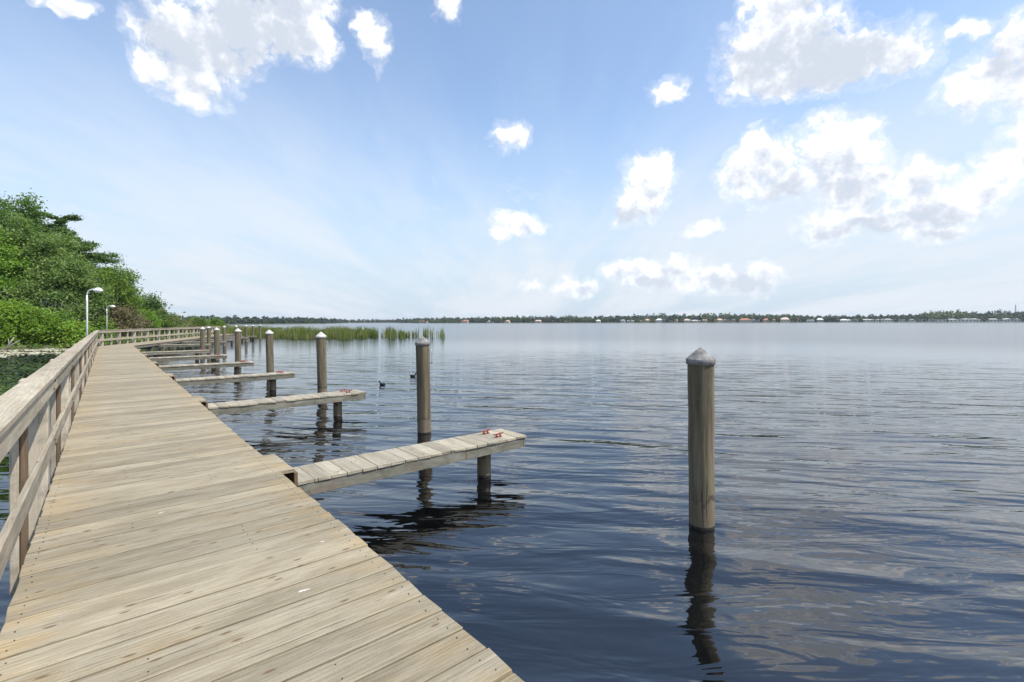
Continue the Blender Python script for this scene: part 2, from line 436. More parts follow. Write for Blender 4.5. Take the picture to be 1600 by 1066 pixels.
def obj(name, mesh, mat=None, parent=None, mw=None):
    o = link(bpy.data.objects.new(name, mesh), parent)
    if mat is not None and not mesh.materials:
        mesh.materials.append(MATS[mat])
    if mw is not None:
        o.matrix_local = mw
    return o

def bm_mesh(name, bm, mat=None, smooth=False):
    me = bpy.data.meshes.new(name)
    bm.normal_update()
    bm.to_mesh(me)
    bm.free()
    if mat:
        me.materials.append(MATS[mat])
    if smooth:
        me.polygons.foreach_set('use_smooth', [True] * len(me.polygons))
    return me

_boxes = {}
def box_mesh(L, W, T, mat, bev=0.004, var=0):
    key = (round(L, 3), round(W, 3), round(T, 3), mat, var)
    if key in _boxes:
        return _boxes[key]
    bm = bmesh.new()
    bmesh.ops.create_cube(bm, size=1.0)
    for v in bm.verts:
        v.co = Vector((v.co.x * L, v.co.y * W, v.co.z * T))
    if var:
        rr = random.Random(var)
        for v in bm.verts:
            v.co.x += rr.uniform(-.007, .007)
            v.co.y += rr.uniform(-.0015, .0015)
    if bev:
        bmesh.ops.bevel(bm, geom=bm.edges[:], offset=bev, segments=1, affect='EDGES')
    me = bm_mesh('board', bm, mat)
    _boxes[key] = me
    return me

def axes(p, ax, ay, az):
    m = Matrix((ax, ay, az)).transposed().to_4x4()
    m.translation = p
    return m

def beam(name, p0, p1, W, T, mat, parent=None, up=Vector((0, 0, 1)), bev=0.004):
    """timber from p0 to p1; W across, T along 'up'; grain along the length"""
    p0, p1 = Vector(p0), Vector(p1)
    d = p1 - p0
    L = d.length
    ax = d.normalized()
    ay = up.cross(ax).normalized()
    az = ax.cross(ay)
    return obj(name, box_mesh(L, W, T, mat, bev), mat, parent, axes((p0 + p1) / 2, ax, ay, az))

def lathe(name, prof, mat, seg=20, jitter=0.0, seed=1, smooth=True, wob=0.0):
    rr = random.Random(seed)
    bm = bmesh.new()
    rings = []
    for (r, z) in prof:
        if r < 1e-5:
            rings.append([bm.verts.new((0, 0, z))])
        else:
            k = [1 + rr.uniform(-jitter, jitter) for _ in range(seg)]
            wx, wy = rr.uniform(-wob, wob), rr.uniform(-wob, wob)
            rings.append([bm.verts.new((wx + r * k[i] * math.cos(2 * math.pi * i / seg), wy + r * k[i] * math.sin(2 * math.pi * i / seg), z)) for i in range(seg)])
    for a, b in zip(rings, rings[1:]):
        for i in range(seg):
            j = (i + 1) % seg
            if len(a) == 1 and len(b) == 1:
                continue
            if len(a) == 1:
                bm.faces.new((a[0], b[j], b[i]))
            elif len(b) == 1:
                bm.faces.new((a[i], a[j], b[0]))
            else:
                bm.faces.new((a[i], a[j], b[j], b[i]))
    bmesh.ops.recalc_face_normals(bm, faces=bm.faces[:])
    return bm_mesh(name, bm, mat, smooth)

def tube(name, pts, radii, mat, seg=10, bm=None):
    own = bm is None
    if own:
        bm = bmesh.new()
    pts = [Vector(p) for p in pts]
    prev = None
    ref = Vector((0.31, 0.83, 0.46)).normalized()
    for i, p in enumerate(pts):
        d = (pts[min(i + 1, len(pts) - 1)] - pts[max(i - 1, 0)]).normalized()
        x = d.cross(ref)
        if x.length < 0.1:
            x = d.cross(Vector((1, 0, 0)))
        x.normalize()
        y = d.cross(x)
        ring = [bm.verts.new(p + (x * math.cos(2 * math.pi * k / seg) + y * math.sin(2 * math.pi * k / seg)) * radii[i]) for k in range(seg)]
        if prev:
            for k in range(seg):
                bm.faces.new((prev[k], prev[(k + 1) % seg], ring[(k + 1) % seg], ring[k]))
        else:
            bm.faces.new(ring[::-1])
        prev = ring
    bm.faces.new(prev)
    if own:
        bmesh.ops.recalc_face_normals(bm, faces=bm.faces[:])
        return bm_mesh(name, bm, mat, True)

def quad_mesh(name, cen, a, b, mat, mats=None, idx=None):
    """many small quads: centre, half axes a and b (numpy n x 3)"""
    n = len(cen)
    co = np.empty((n, 4, 3), np.float32)
    co[:, 0] = cen - a - b * 0.55
    co[:, 1] = cen + a * 0.25 - b
    co[:, 2] = cen + a + b * 0.55
    co[:, 3] = cen - a * 0.25 + b
    me = bpy.data.meshes.new(name)
    me.vertices.add(4 * n)
    me.vertices.foreach_set('co', co.ravel())
    me.loops.add(4 * n)
    me.loops.foreach_set('vertex_index', np.arange(4 * n, dtype=np.int32))
    me.polygons.add(n)
    me.polygons.foreach_set('loop_start', np.arange(0, 4 * n, 4, dtype=np.int32))
    for x in (mats or [mat]):
        me.materials.append(MATS[x])
    if idx is not None:
        me.polygons.foreach_set('material_index', idx.astype(np.int32))
    me.update(calc_edges=True)
    return me

def rand_dirs(n, rs, up=0.0):
    v = rs.normal(size=(n, 3))
    v[:, 2] += up
    return v / np.linalg.norm(v, axis=1)[:, None]

def leaf_axes(n, size, rs, up=0.8, var=0.5):
    nrm = rand_dirs(n, rs, up)
    t = rand_dirs(n, rs)
    a = np.cross(nrm, t)
    a /= np.linalg.norm(a, axis=1)[:, None] + 1e-6
    b = np.cross(nrm, a)
    s = size * (1 - var / 2 + rs.rand(n) * var)
    return a * s[:, None], b * (s * 0.62)[:, None]

# ------------------------------------------------------------------ the setting: lake, banks
def grid_sheet(name, xs, ys, zf, mat):
    bm = bmesh.new()
    g = [[bm.verts.new((x, y, zf(x, y))) for y in ys] for x in xs]
    for i in range(len(xs) - 1):
        for j in range(len(ys) - 1):
            bm.faces.new((g[i][j], g[i + 1][j], g[i + 1][j + 1], g[i][j + 1]))
    return bm_mesh(name, bm, mat, True)

bm = bmesh.new()
S = 3600
for p in ((-S, -S), (S, -S), (S, S), (-S, S)):
    bm.verts.new((p[0], p[1], 0))
bm.faces.new(bm.verts[:])
water = obj('water', bm_mesh('water', bm, 'lake_water'))
water['kind'] = 'structure'
water['label'] = 'dark blue rippled lake water'

SHORE = [(-900, 420), (-200, 430), (250, 520), (400, 560), (500, 720), (545, 1300), (610, 1350), (645, 980), (700, 900), (900, 800), (1100, 730), (1350, 650), (1600, 590), (1950, 540), (2600, 470)]
def shore_depth(u):
    for (u0, d0), (u1, d1) in zip(SHORE, SHORE[1:]):
        if u0 <= u <= u1:
            t = (u - u0) / (u1 - u0)
            return 1 / ((1 - t) / d0 + t / d1)
    return SHORE[-1][1]
bm = bmesh.new()
us = list(range(-900, 2601, 25))
rows = []
for u in us:
    d = shore_depth(u)
    rows.append([bm.verts.new(at(u, d, -0.3)), bm.verts.new(at(u, d + 1, 0.5)), bm.verts.new(at(u, d + 60, 1.2)), bm.verts.new(at(u, d + 2200, 2.0))])
for a, b in zip(rows, rows[1:]):
    for k in range(3):
        bm.faces.new((a[k], b[k], b[k + 1], a[k + 1]))
bmesh.ops.recalc_face_normals(bm, faces=bm.faces[:])
fs = obj('far_shore', bm_mesh('far_shore', bm, 'far_land'))
fs['kind'] = 'structure'

# near wooded bank on the left, following the second leg of the boardwalk
BANK = [(-900, 26), (-400, 30), (-150, 36), (0, 41), (70, 43), (115, 46), (160, 52), (200, 58), (260, 70), (320, 84), (360, 98), (400, 118)]
bm = bmesh.new()
rows = []
for i, (u, d) in enumerate(BANK):
    j = rng.uniform(-.8, .8)
    rows.append([bm.verts.new(at(u, d + j - 0.6, -0.25)), bm.verts.new(at(u, d + j + .6, 0.22)), bm.verts.new(at(u, d + 5, 0.7)),
                 bm.verts.new(at(u, d + 18, 1.1)), bm.verts.new(at(u - 60, d + 110, 1.6))])
last = [bm.verts.new(at(425, 150, z)) for z in (-.3, -.25, -.25, -.25, -.3)]
rows.append(last)
for a, b in zip(rows, rows[1:]):
    for k in range(4):
        bm.faces.new((a[k], b[k], b[k + 1], a[k + 1]))
bmesh.ops.recalc_face_normals(bm, faces=bm.faces[:])
bk = obj('bank', bm_mesh('bank', bm, 'mud', True))
bk['kind'] = 'structure'

# ------------------------------------------------------------------ boardwalk
XL, XR = -0.42, 1.41
YC = 42.5                                     # where it bends
W_ = XR - XL
A2 = R_(20.0)
E2 = Vector((math.sin(A2), math.cos(A2), 0))
N2 = Vector((math.cos(A2), -math.sin(A2), 0))
C2 = Vector((XR, YC, 0))                      # inner corner
LEG2 = 36.0
PT = 0.038
FY = [5.865 + 6.05 * k for k in range(6)]     # finger piers
walk = thing('boardwalk', 'weathered grey timber boardwalk with a railing along its left side', 'boardwalk')
y = -0.9
k = 0
plank_rows = []
while y < YC:
    w = rng.uniform(0.182, 0.190)
    gap = rng.choice((0.009, 0.013, 0.017, 0.021))
    ext = 0.0
    for f in FY:
        if f - 0.36 < y + w / 2 < f + 0.34:
            ext = 0.135
    var = rng.randint(1, 9)
    L = W_ + ext + 0.0 + (rng.choice((-.005, 0, .004, .009)) if not ext else 0)
    me = box_mesh(round(L, 3), 0.186, PT, 'deck_wood', 0.0035, var)
    o = obj('plank', me, 'deck_wood', walk)
    o.location = (XL + L / 2, y + w / 2, DECK - PT / 2 + rng.uniform(-.002, .0025))
    o.scale = (1, w / 0.186, 1)
    flip = rng.random() < .5
    o.rotation_euler = (rng.uniform(-.006, .006), 0, (math.pi if flip else 0) + rng.uniform(-.0016, .0016))
    plank_rows.append((y + w / 2, w))
    y += w + gap
    k += 1
s = -0.35
n2 = 0
rest = bmesh.new()
while s < LEG2:
    w = rng.uniform(0.182, 0.190)
    cen = C2 - N2 * (W_ / 2) + E2 * (s + w / 2)
    cen.z = DECK - PT / 2 - 0.007 + rng.uniform(-.002, .002)
    if k < 300:
        o = obj('plank', box_mesh(round(W_, 2), 0.186, PT, 'deck_wood', 0.0035, rng.randint(1, 9)), 'deck_wood', walk)
        o.location = cen
        o.rotation_euler = (0, 0, -A2)
    else:
        mt = Matrix.Translation(cen) @ Matrix.Rotation(-A2, 4, 'Z') @ Matrix.Diagonal((W_, w, PT, 1))
        bmesh.ops.create_cube(rest, size=1.0, matrix=mt)
    s += w + 0.01
    k += 1
o = obj('far_planks', bm_mesh('far_planks', rest, 'deck_wood'), None, walk)
o['kind'] = 'stuff'
# nail heads: two over each bearer on the nearer planks
nb = bmesh.new()
for (yy, w) in plank_rows[:40]:
    for xx in ((XL + 0.06, XR - 0.07) if rng.random() < .6 else (XL + 0.06, rng.choice((0.15, 0.80)), XR - 0.07)):
        for sg in (-1, 1):
            bmesh.ops.create_cone(nb, cap_ends=True, segments=6, radius1=0.0040, radius2=0.0036, depth=0.004,
                                  matrix=Matrix.Translation((xx + rng.uniform(-.012, .012), yy + sg * w * 0.27 + rng.uniform(-.008, .008), DECK + 0.0028)))
o = obj('nail_heads', bm_mesh('nail_heads', nb, 'nail_steel'), None, walk)
o['kind'] = 'stuff'
# bearers under the planks, carried by cross beams on piles
for x in (XL + 0.06, 0.15, 0.80, XR - 0.06):
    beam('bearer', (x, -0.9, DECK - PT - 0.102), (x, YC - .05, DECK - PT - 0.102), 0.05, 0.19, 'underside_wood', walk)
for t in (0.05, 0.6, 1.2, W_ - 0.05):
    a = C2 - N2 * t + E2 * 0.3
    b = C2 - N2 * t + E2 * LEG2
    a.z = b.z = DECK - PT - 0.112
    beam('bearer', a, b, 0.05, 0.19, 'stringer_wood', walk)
def vertical(name, x, y, z0, z1, wx, wy, mat, parent, ang=0.0):
    o = obj(name, box_mesh(z1 - z0, wx, wy, mat, 0.006), mat, parent)
    # local X up
    m = Matrix.Rotation(ang, 4, 'Z') @ Matrix(((0, 1, 0, 0), (0, 0, 1, 0), (1, 0, 0, 0), (0, 0, 0, 1)))
    m.translation = (x, y, (z0 + z1) / 2)
    o.matrix_local = m
    return o
XI = XL + 0.022                                # inner face of the railing
POST = [6.6 + 3.3 * k for k in range(-2, 11)]
for yy in POST:
    vertical('railing_post', XI - 0.04 - 0.102, yy, -0.6, DECK + 1.038, 0.20, 0.20, 'post_wood', walk)
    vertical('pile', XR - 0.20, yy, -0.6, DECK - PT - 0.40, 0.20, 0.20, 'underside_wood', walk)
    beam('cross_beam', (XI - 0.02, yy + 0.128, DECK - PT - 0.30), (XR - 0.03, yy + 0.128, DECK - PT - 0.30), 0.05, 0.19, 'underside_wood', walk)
    if yy + 1.65 < YC:
        vertical('baluster', XI - 0.04 - 0.068, yy - 1.65 if yy > 3 else yy + 0.9, DECK - 0.35, DECK + 1.036, 0.05, 0.09, 'post_wood', walk)
        vertical('brown_strip', XI - 0.04 - 0.021, yy - 1.65 if yy > 3 else yy + 0.9, DECK - 0.35, DECK + 1.034, 0.038, 0.088, 'brown_wood', walk)  # narrow dark brown strip along the inner side of each baluster
BOLT = lathe('bolt', [(.011, 0), (.011, .007), (.006, .010), (0, .010)], 'nail_steel', 8)
for yy in POST[2:8]:
    for (zz, dy) in ((0.93, -.05), (1.0, .05), (0.37, .05), (0.43, -.05)):
        o = obj('bolt', BOLT, None, walk)
        o.matrix_local = Matrix.Translation((XI - 0.0005 + (0.003 if zz < .6 else 0), yy + dy, DECK + zz)) @ Matrix.Rotation(R_(90), 4, 'Y')
YL = YC + W_ * math.tan(A2 / 2)                # outer corner
ys = [-0.9, 2.4, 7.0, 11.6, 16.2, 20.8, 25.4, 30.0, 34.6, 39.2, YL]
def rail_run(p0, d, breaks, off0):
    """cap board, top rail and middle rail; breaks = joints along the run; inner side is to the right of d"""
    rt = Vector((d.y, -d.x, 0))
    for i, (a, b) in enumerate(zip(breaks, breaks[1:])):
        g = 0.003
        j = [rng.uniform(-.004, .004) for _ in range(4)]
        P = lambda s, o, z: p0 + d * s + rt * o + Vector((0, 0, z))
        beam('cap_board', P(a + g, -0.072 + j[0], DECK + 1.06 + 0.001 * (i % 3)), P(b - g, -0.072 + j[1], DECK + 1.06 + 0.001 * (i % 3)), 0.184, 0.038, 'rail_wood', walk)
        beam('top_rail', P(a + g, -0.0195, DECK + 0.966), P(b - g, -0.0195, DECK + 0.966), 0.038, 0.143, 'rail_wood', walk)
        bb = (a + b) / 2 if i else b
        beam('middle_rail', P(a + g, -0.0195 + j[2], DECK + 0.40 + j[0]), P(b - g, -0.0195 + j[3], DECK + 0.40 + j[1]), 0.038, 0.14, 'rail_wood', walk)
rail_run(Vector((XI, 0, 0)), Vector((0, 1, 0)), ys, 0)
L0 = C2 - N2 * (W_ - 0.022)
L0 = Vector((XI, YL, 0))
rail_run(L0, E2, [0.02, 4.9, 9.8, 14.7, 19.6, 24.5, 29.4, LEG2 - .3], 0)
for i in range(13):
    s = 0.75 + 2.85 * i
    if s > LEG2:
        break
    p = L0 - N2 * 0.142 + E2 * s
    vertical('railing_post', p.x, p.y, -0.6, DECK + 1.038, 0.20, 0.20, 'post_wood', walk, -A2)
    p = L0 - N2 * 0.085 + E2 * (s + 1.42)
    vertical('baluster', p.x, p.y, DECK - .2, DECK + 1.036, 0.088, 0.05, 'post_wood', walk, -A2)
    p = C2 - N2 * 0.16 + E2 * (s + .3)
    vertical('pile', p.x, p.y, -0.6, DECK - PT - 0.40, 0.20, 0.20, 'underside_wood', walk, -A2)
    a = C2 - N2 * 0.02 + E2 * (s + .43)
    b = C2 - N2 * (W_ + .05) + E2 * (s + .43)
    a.z = b.z = DECK - PT - 0.305
    beam('cross_beam', a, b, 0.05, 0.19, 'underside_wood', walk)

# ------------------------------------------------------------------ finger piers
FZ = DECK - 0.17
FLEN, FW = 3.36, 0.62
def cleat_mesh():
    bm = bmesh.new()
    tube('', [(-.115, 0, .052), (-.09, 0, .046), (-.04, 0, .043), (.04, 0, .043), (.09, 0, .046), (.115, 0, .052)], [.006, .010, .013, .013, .010, .006], None, 8, bm)
    for x in (-.035, .035):
        tube('', [(x * 1.25, 0, 0.004), (x, 0, .042)], [.014, .010], None, 8, bm)
    bmesh.ops.create_cube(bm, size=1.0, matrix=Matrix.Translation((0, 0, .003)) @ Matrix.Diagonal((.13, .045, .006, 1)))
    bmesh.ops.recalc_face_normals(bm, faces=bm.faces[:])
    return bm_mesh('cleat', bm, 'red_paint', True)
CLEAT = cleat_mesh()
pile_short = lathe('support_pile', [(.104, -0.8), (.104, 0.0), (.103, FZ - PT - 0.03), (.1, FZ - PT - 0.004)], 'pile_wood', 18, 0.02, 4)

def finger(loc, rz, label, seed, cleats):
    """origin at the boardwalk edge, local x outward, z = 0 the water"""
    rr = random.Random(seed)
    t = thing('finger_pier', label, 'pier', loc, rz, 'finger piers along the boardwalk')
    x0 = 0.19
    x = x0
    while x < x0 + FLEN - 0.05:
        w = rr.uniform(.178, .188)
        o = obj('plank', box_mesh(FW, 0.183, PT, 'finger_wood', 0.0035, rr.randint(1, 6)), 'finger_wood', t)
        o.location = (x + w / 2, rr.uniform(-.006, .006), FZ - PT / 2 + rr.uniform(-.002, .002))
        o.rotation_euler = (0, rr.uniform(-.006, .006), math.pi / 2 + (math.pi if rr.random() < .5 else 0) + rr.uniform(-.005, .005))
        o.scale = (1, w / .183, 1)
        x += w + rr.choice((.003, .006, .009))
    xe = x
    for sg in (-1, 1):
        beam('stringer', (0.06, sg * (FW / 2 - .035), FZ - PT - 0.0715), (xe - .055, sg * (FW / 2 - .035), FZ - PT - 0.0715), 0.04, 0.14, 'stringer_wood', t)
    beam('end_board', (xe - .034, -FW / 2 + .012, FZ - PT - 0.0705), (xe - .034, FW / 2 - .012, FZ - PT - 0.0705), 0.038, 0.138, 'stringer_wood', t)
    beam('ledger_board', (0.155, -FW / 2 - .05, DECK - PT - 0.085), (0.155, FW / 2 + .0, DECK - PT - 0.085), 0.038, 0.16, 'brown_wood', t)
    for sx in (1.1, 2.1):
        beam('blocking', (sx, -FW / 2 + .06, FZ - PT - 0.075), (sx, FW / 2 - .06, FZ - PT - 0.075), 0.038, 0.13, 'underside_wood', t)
    o = obj('support_pile', pile_short, None, t)
    o.location = (2.96, 0, 0)
    if cleats:
        for (cx, cy) in ((xe - 0.42, 0.17), (xe - 0.40, -0.12)):
            c = obj('cleat', CLEAT, None, t)
            c.location = (cx, cy, FZ + 0.003)
            c.rotation_euler = (0, 0, R_(14) + rr.uniform(-.1, .1))
    return t
FLAB = ['nearest finger pier of grey planks, two red cleats at its tip', 'second finger pier from the foreground, two small dark birds swimming beyond its tip',
        'third finger pier from the foreground, a tall pile standing behind its outer half', 'fourth finger pier from the foreground along the straight boardwalk',
        'fifth finger pier from the foreground along the straight boardwalk', 'sixth and last finger pier before the boardwalk bends']
for i, f in enumerate(FY):
    finger((XR, f, 0), rng.uniform(-.008, .008), FLAB[i], 100 + i, True)
ORD = ['first', 'second', 'third', 'fourth', 'fifth']
for i in range(5):
    p = C2 + E2 * (5.0 + 6.0 * i)
    finger((p.x, p.y, 0), -A2, ORD[i] + ' finger pier beyond the bend of the boardwalk', 200 + i, False)

# ------------------------------------------------------------------ mooring piles
HOOK = tube('hook', [(0.150, 0, 1.74), (0.172, 0, 1.75), (0.186, 0, 1.70), (0.190, 0, 1.55), (0.182, 0, 1.47), (0.150, 0, 1.46)], [.008] * 6, 'galvanised', 6)
shafts = [lathe('shaft', [(.140, -0.8), (.139, 0.0), (.1405, .3), (.139, .6), (.141, .95), (.1405, 1.3), (.142, 1.6), (.143, 1.90)], 'pile_wood', 24, 0.016, 20 + i, True, 0.0028) for i in range(3)]
capm = {k: lathe('cap', [(.146, 1.845), (.156, 1.848), (.158, 1.905), (.151, 1.911), (.10, 1.957), (.05, 2.0), (.010, 2.031), (0, 2.034)], k, 24, 0.006, 3) for k in ('cap_plastic', 'cap_white')}
def pile(x, y, label, i, cap, hook, lean=(0, 0), h=1.0):
    t = thing('mooring_pile', label, 'pile', (x, y, 0), 0, 'round mooring piles standing in the lake')
    t.rotation_euler = (lean[0], lean[1], 0)
    a = obj('shaft', shafts[i % 3], None, t)
    a.rotation_euler = (0, 0, i * 1.3)
    a.scale = (1, 1, h)
    c = obj('cap', capm[cap], None, t)
    c.location = (0, 0, 1.9 * (h - 1))
    c.rotation_euler = (0, 0, i * .7)
    if hook:
        o = obj('hook', HOOK, None, t)
        o.rotation_euler = (0, 0, -YAW + rng.uniform(-.2, .2))
        o.location = (0, 0, 1.9 * (h - 1))
    return t
PL = [(5.19, 2.83, 'large mooring pile with a grey cone cap standing alone in open water at right', 'cap_plastic', False),
      (5.10, 8.95, 'mooring pile with a grey cone cap behind the nearest finger pier', 'cap_plastic', True),
      (5.12, 15.25, 'white-capped mooring pile rising behind the second finger pier', 'cap_white', True),
      (5.12, 21.45, 'white-capped mooring pile rising behind the third finger pier', 'cap_white', False),
      (5.12, 27.75, 'white-capped mooring pile rising behind the fourth finger pier', 'cap_white', True),
      (5.12, 33.9, 'white-capped mooring pile rising behind the fifth finger pier', 'cap_white', False),
      (5.12, 39.7, 'white-capped mooring pile rising behind the sixth finger pier', 'cap_white', False)]
for i, (x, y, lab, cp, hk) in enumerate(PL):
    lean = (rng.uniform(-.006, .006), rng.uniform(-.01, .01))
    if i < 4:
        lean = (R_(0.4), R_(-1.3))
    pile(x, y, lab, i, cp, hk, lean)
for i, (x, y) in enumerate([(6.5, 46.8), (8.6, 52.9), (10.6, 58.3), (12.6, 63.8), (14.4, 68.9), (16.3, 73.8)]):
    pile(x, y, ['first', 'second', 'third', 'fourth', 'fifth', 'sixth and farthest'][i] + ' small mooring pile beyond the bend, in front of the reeds', i + 1, 'cap_white', i > 2, (0, rng.uniform(-.02, .02)))

# ------------------------------------------------------------------ lamps
def lamp(p, h, scale, label, head):
    t = thing('lamp_post', label, 'lamp', p, -YAW, 'gooseneck lamp posts along the boardwalk')
    obj('pole', tube('pole', [(0, 0, -.4), (0, 0, h - .75), (0, 0, h - .35)], [.052, .045, .04], 'lamp_white', 10), None, t)
    arc = [(.33 - .33 * math.cos(a), 0, h - .352 + .33 * math.sin(a)) for a in [i * math.pi / 2 / 6 for i in range(7)]] + [(.48, 0, h - .02)]
    obj('arm', tube('arm', arc, [.039] * 8, 'lamp_white', 10), None, t)
    hd = obj('lamp_head', lathe('lamp_head', [(0, .11), (.06, .105), (.13, .06), (.19, -.02), (.205, -.06), (.2, -.075), (0, -.07)], head, 18), None, t)
    hd.location = (.64, 0, h - .03)
    hd.scale = (1.25, .9, 1)
    gl = obj('diffuser', lathe('diffuser', [(.185, -.0705), (.17, -.12), (.10, -.16), (0, -.17)], 'lamp_glass', 16), None, hd)
    return t
lamp(at(136, 27.5, 0), 4.25, 1, 'tall white gooseneck lamp post close behind the left railing', 'lamp_white')
lamp(at(167, 52, 0.4), 3.75, 1, 'white gooseneck lamp post against the bushes behind the railing corner', 'lamp_white')
lamp(at(283, 92, 0.4), 3.95, 1, 'small distant gooseneck lamp post with dark head, right of the trees', 'lamp_dark')

# ------------------------------------------------------------------ coots on the water
def coot(p, rz, label):
    t = thing('water_bird', label, 'bird', p, rz, 'dark water birds swimming')
    bm = bmesh.new()
    # continuous body: rings along the spine from tail to bill base
    sp = [(-.150, .062, .006, .006), (-.130, .052, .022, .016), (-.09, .036, .052, .040), (-.03, .028, .068, .052), (.03, .030, .066, .053), (.075, .046, .048, .046),
          (.098, .078, .030, .032), (.108, .110, .024, .026), (.118, .135, .027, .028), (.138, .146, .026, .026), (.158, .142, .016, .015), (.166, .139, .006, .006)]
    prev = None
    for i, (x, z, ry, rz_) in enumerate(sp):
        nx = sp[min(i + 1, len(sp) - 1)]; pv = sp[max(i - 1, 0)]
        d = Vector((nx[0] - pv[0], 0, nx[1] - pv[1])).normalized()
        upv = Vector((-d.z, 0, d.x))
        ring = [bm.verts.new(Vector((x, 0, z)) + Vector((0, 1, 0)) * ry * math.cos(a) + upv * rz_ * math.sin(a)) for a in [q * 2 * math.pi / 12 for q in range(12)]]
        if prev:
            for q in range(12):
                bm.faces.new((prev[q], prev[(q + 1) % 12], ring[(q + 1) % 12], ring[q]))
        else:
            bm.faces.new(ring[::-1])
        prev = ring
    bm.faces.new(prev)
    bmesh.ops.recalc_face_normals(bm, faces=bm.faces[:])
    obj('body', bm_mesh('body', bm, 'feather_dark', True), None, t)
    obj('bill', tube('bill', [(.160, 0, .141), (.180, 0, .136), (.198, 0, .130)], [.010, .007, .002], 'beak_pale', 8), None, t)
    for sg in (-1, 1):
        w = obj('wing', lathe('wing', [(0, -.085), (.022, -.06), (.034, 0), (.022, .06), (0, .09)], 'feather_dark', 10), None, t)
        w.matrix_local = Matrix.Translation((-.035, sg * .052, .052)) @ Matrix.Rotation(R_(-97), 4, 'Y') @ Matrix.Diagonal((1, .42, 1, 1))
        e = obj('eye', lathe('eye', [(0, -.004), (.004, 0), (0, .004)], 'red_paint', 8), None, t)
        e.location = (.142, sg * .0245, .150)
    return t
coot(at(597, 17.8, 0), R_(115), 'small dark water bird nearer the second finger pier')
coot(at(645, 20.6, 0), R_(-40), 'small dark water bird just left of the pile behind the nearest finger pier')

# ------------------------------------------------------------------ trees and shrubs
def crown_points(rs, n_clump, leaves, rx, ry, rz, clump_r, hollow=0.35, flat=0.7, shape=None):
    """leaf centres in clumps spread through an uneven crown"""
    d = rand_dirs(n_clump, rs, 0.15)
    rad = hollow + (1 - hollow) * rs.rand(n_clump) ** 0.6
    bulge = 1 + 0.22 * np.sin(d[:, 0] * 5 + rs.rand() * 6) * np.cos(d[:, 1] * 4 + rs.rand() * 6) + rs.normal(size=n_clump) * 0.08
    c = d * (rad * bulge)[:, None] * np.array([rx, ry, rz])
    if shape is not None:
        c = shape(c)
    pts = []
    for q in c:
        k = max(6, int(2.0 * leaves * (0.6 + 0.8 * rs.rand())))
        o = rs.normal(size=(k, 3)) * clump_r * (0.7 + 0.6 * rs.rand()) * 0.5
        o[:, 2] *= flat
        pts.append(q + o)
    return c, np.concatenate(pts)

def make_tree(p, height, rx, mats, label, seed, cz=0.62, rz=None, n_clump=150, leaves=85, leaf=0.125, clump_r=1.0, cat='tree', name='tree', group=None,
              hollow=0.35, trunk_r=None, moss=0, limbs=9, flat=0.7, lean=0.0, bare_top=False):
    rs = np.random.RandomState(seed)
    t = thing(name, label, cat, p, 0, group)
    rz = rz or height * (1 - cz)
    tr = trunk_r or height * 0.016
    zc = height * cz
    c, pts = crown_points(rs, n_clump, leaves, rx, rx, rz, clump_r, hollow, flat)
    c[:, 2] += zc
    pts[:, 2] += zc
    pts[:, 0] += lean * pts[:, 2] / height
    keep = pts[:, 2] > 0.05
    pts = pts[keep]
    a, b = leaf_axes(len(pts), leaf, rs)
    idx = (rs.rand(len(pts)) < 0.22).astype(int) if len(mats) > 1 else None
    obj('crown', quad_mesh('crown', pts, a, b, None, list(mats), idx), None, t)
    bm = bmesh.new()
    top = Vector((lean * .8, 0, zc + rz * 0.55))
    mid = Vector((rs.normal() * .2 + lean * .4, rs.normal() * .2, zc * 0.7))
    tube('', [(0, 0, -.4), (0.02, 0, height * .05), mid, top], [tr * 1.5, tr * 1.1, tr * .8, tr * .2], None, 8, bm)
    pick = rs.permutation(len(c))[:limbs]
    for q in pick:
        e = Vector(c[q]) + Vector((lean * c[q][2] / height, 0, 0))
        s0 = mid.lerp(top, max(0.0, min(.8, (e.z - mid.z) / max(.1, top.z - mid.z) - .25)))
        m = s0.lerp(e, .5) + Vector((0, 0, .12 * height * .3))
        tube('', [s0, m, e], [tr * .45, tr * .28, tr * .08], None, 6, bm)
    bmesh.ops.recalc_face_normals(bm, faces=bm.faces[:])
    obj('trunk', bm_mesh('trunk', bm, 'bark', True), None, t)
    if moss:
        low = c[np.argsort(c[:, 2])[: len(c) // 2]]
        q = low[rs.randint(0, len(low), moss)]
        n = moss * 14
        base = np.repeat(q, 14, axis=0) + rs.normal(size=(n, 3)) * np.array([.35, .35, .1])
        ln = 0.25 + rs.rand(n) * 0.55
        base[:, 2] -= ln
        av = np.stack([rs.normal(size=n) * .05, rs.normal(size=n) * .05, ln], 1)
        bv = np.stack([rs.normal(size=n) * .035, rs.normal(size=n) * .035, np.zeros(n)], 1)
        obj('hanging_moss', quad_mesh('hanging_moss', base, av, bv, 'moss'), None, t)
    return t

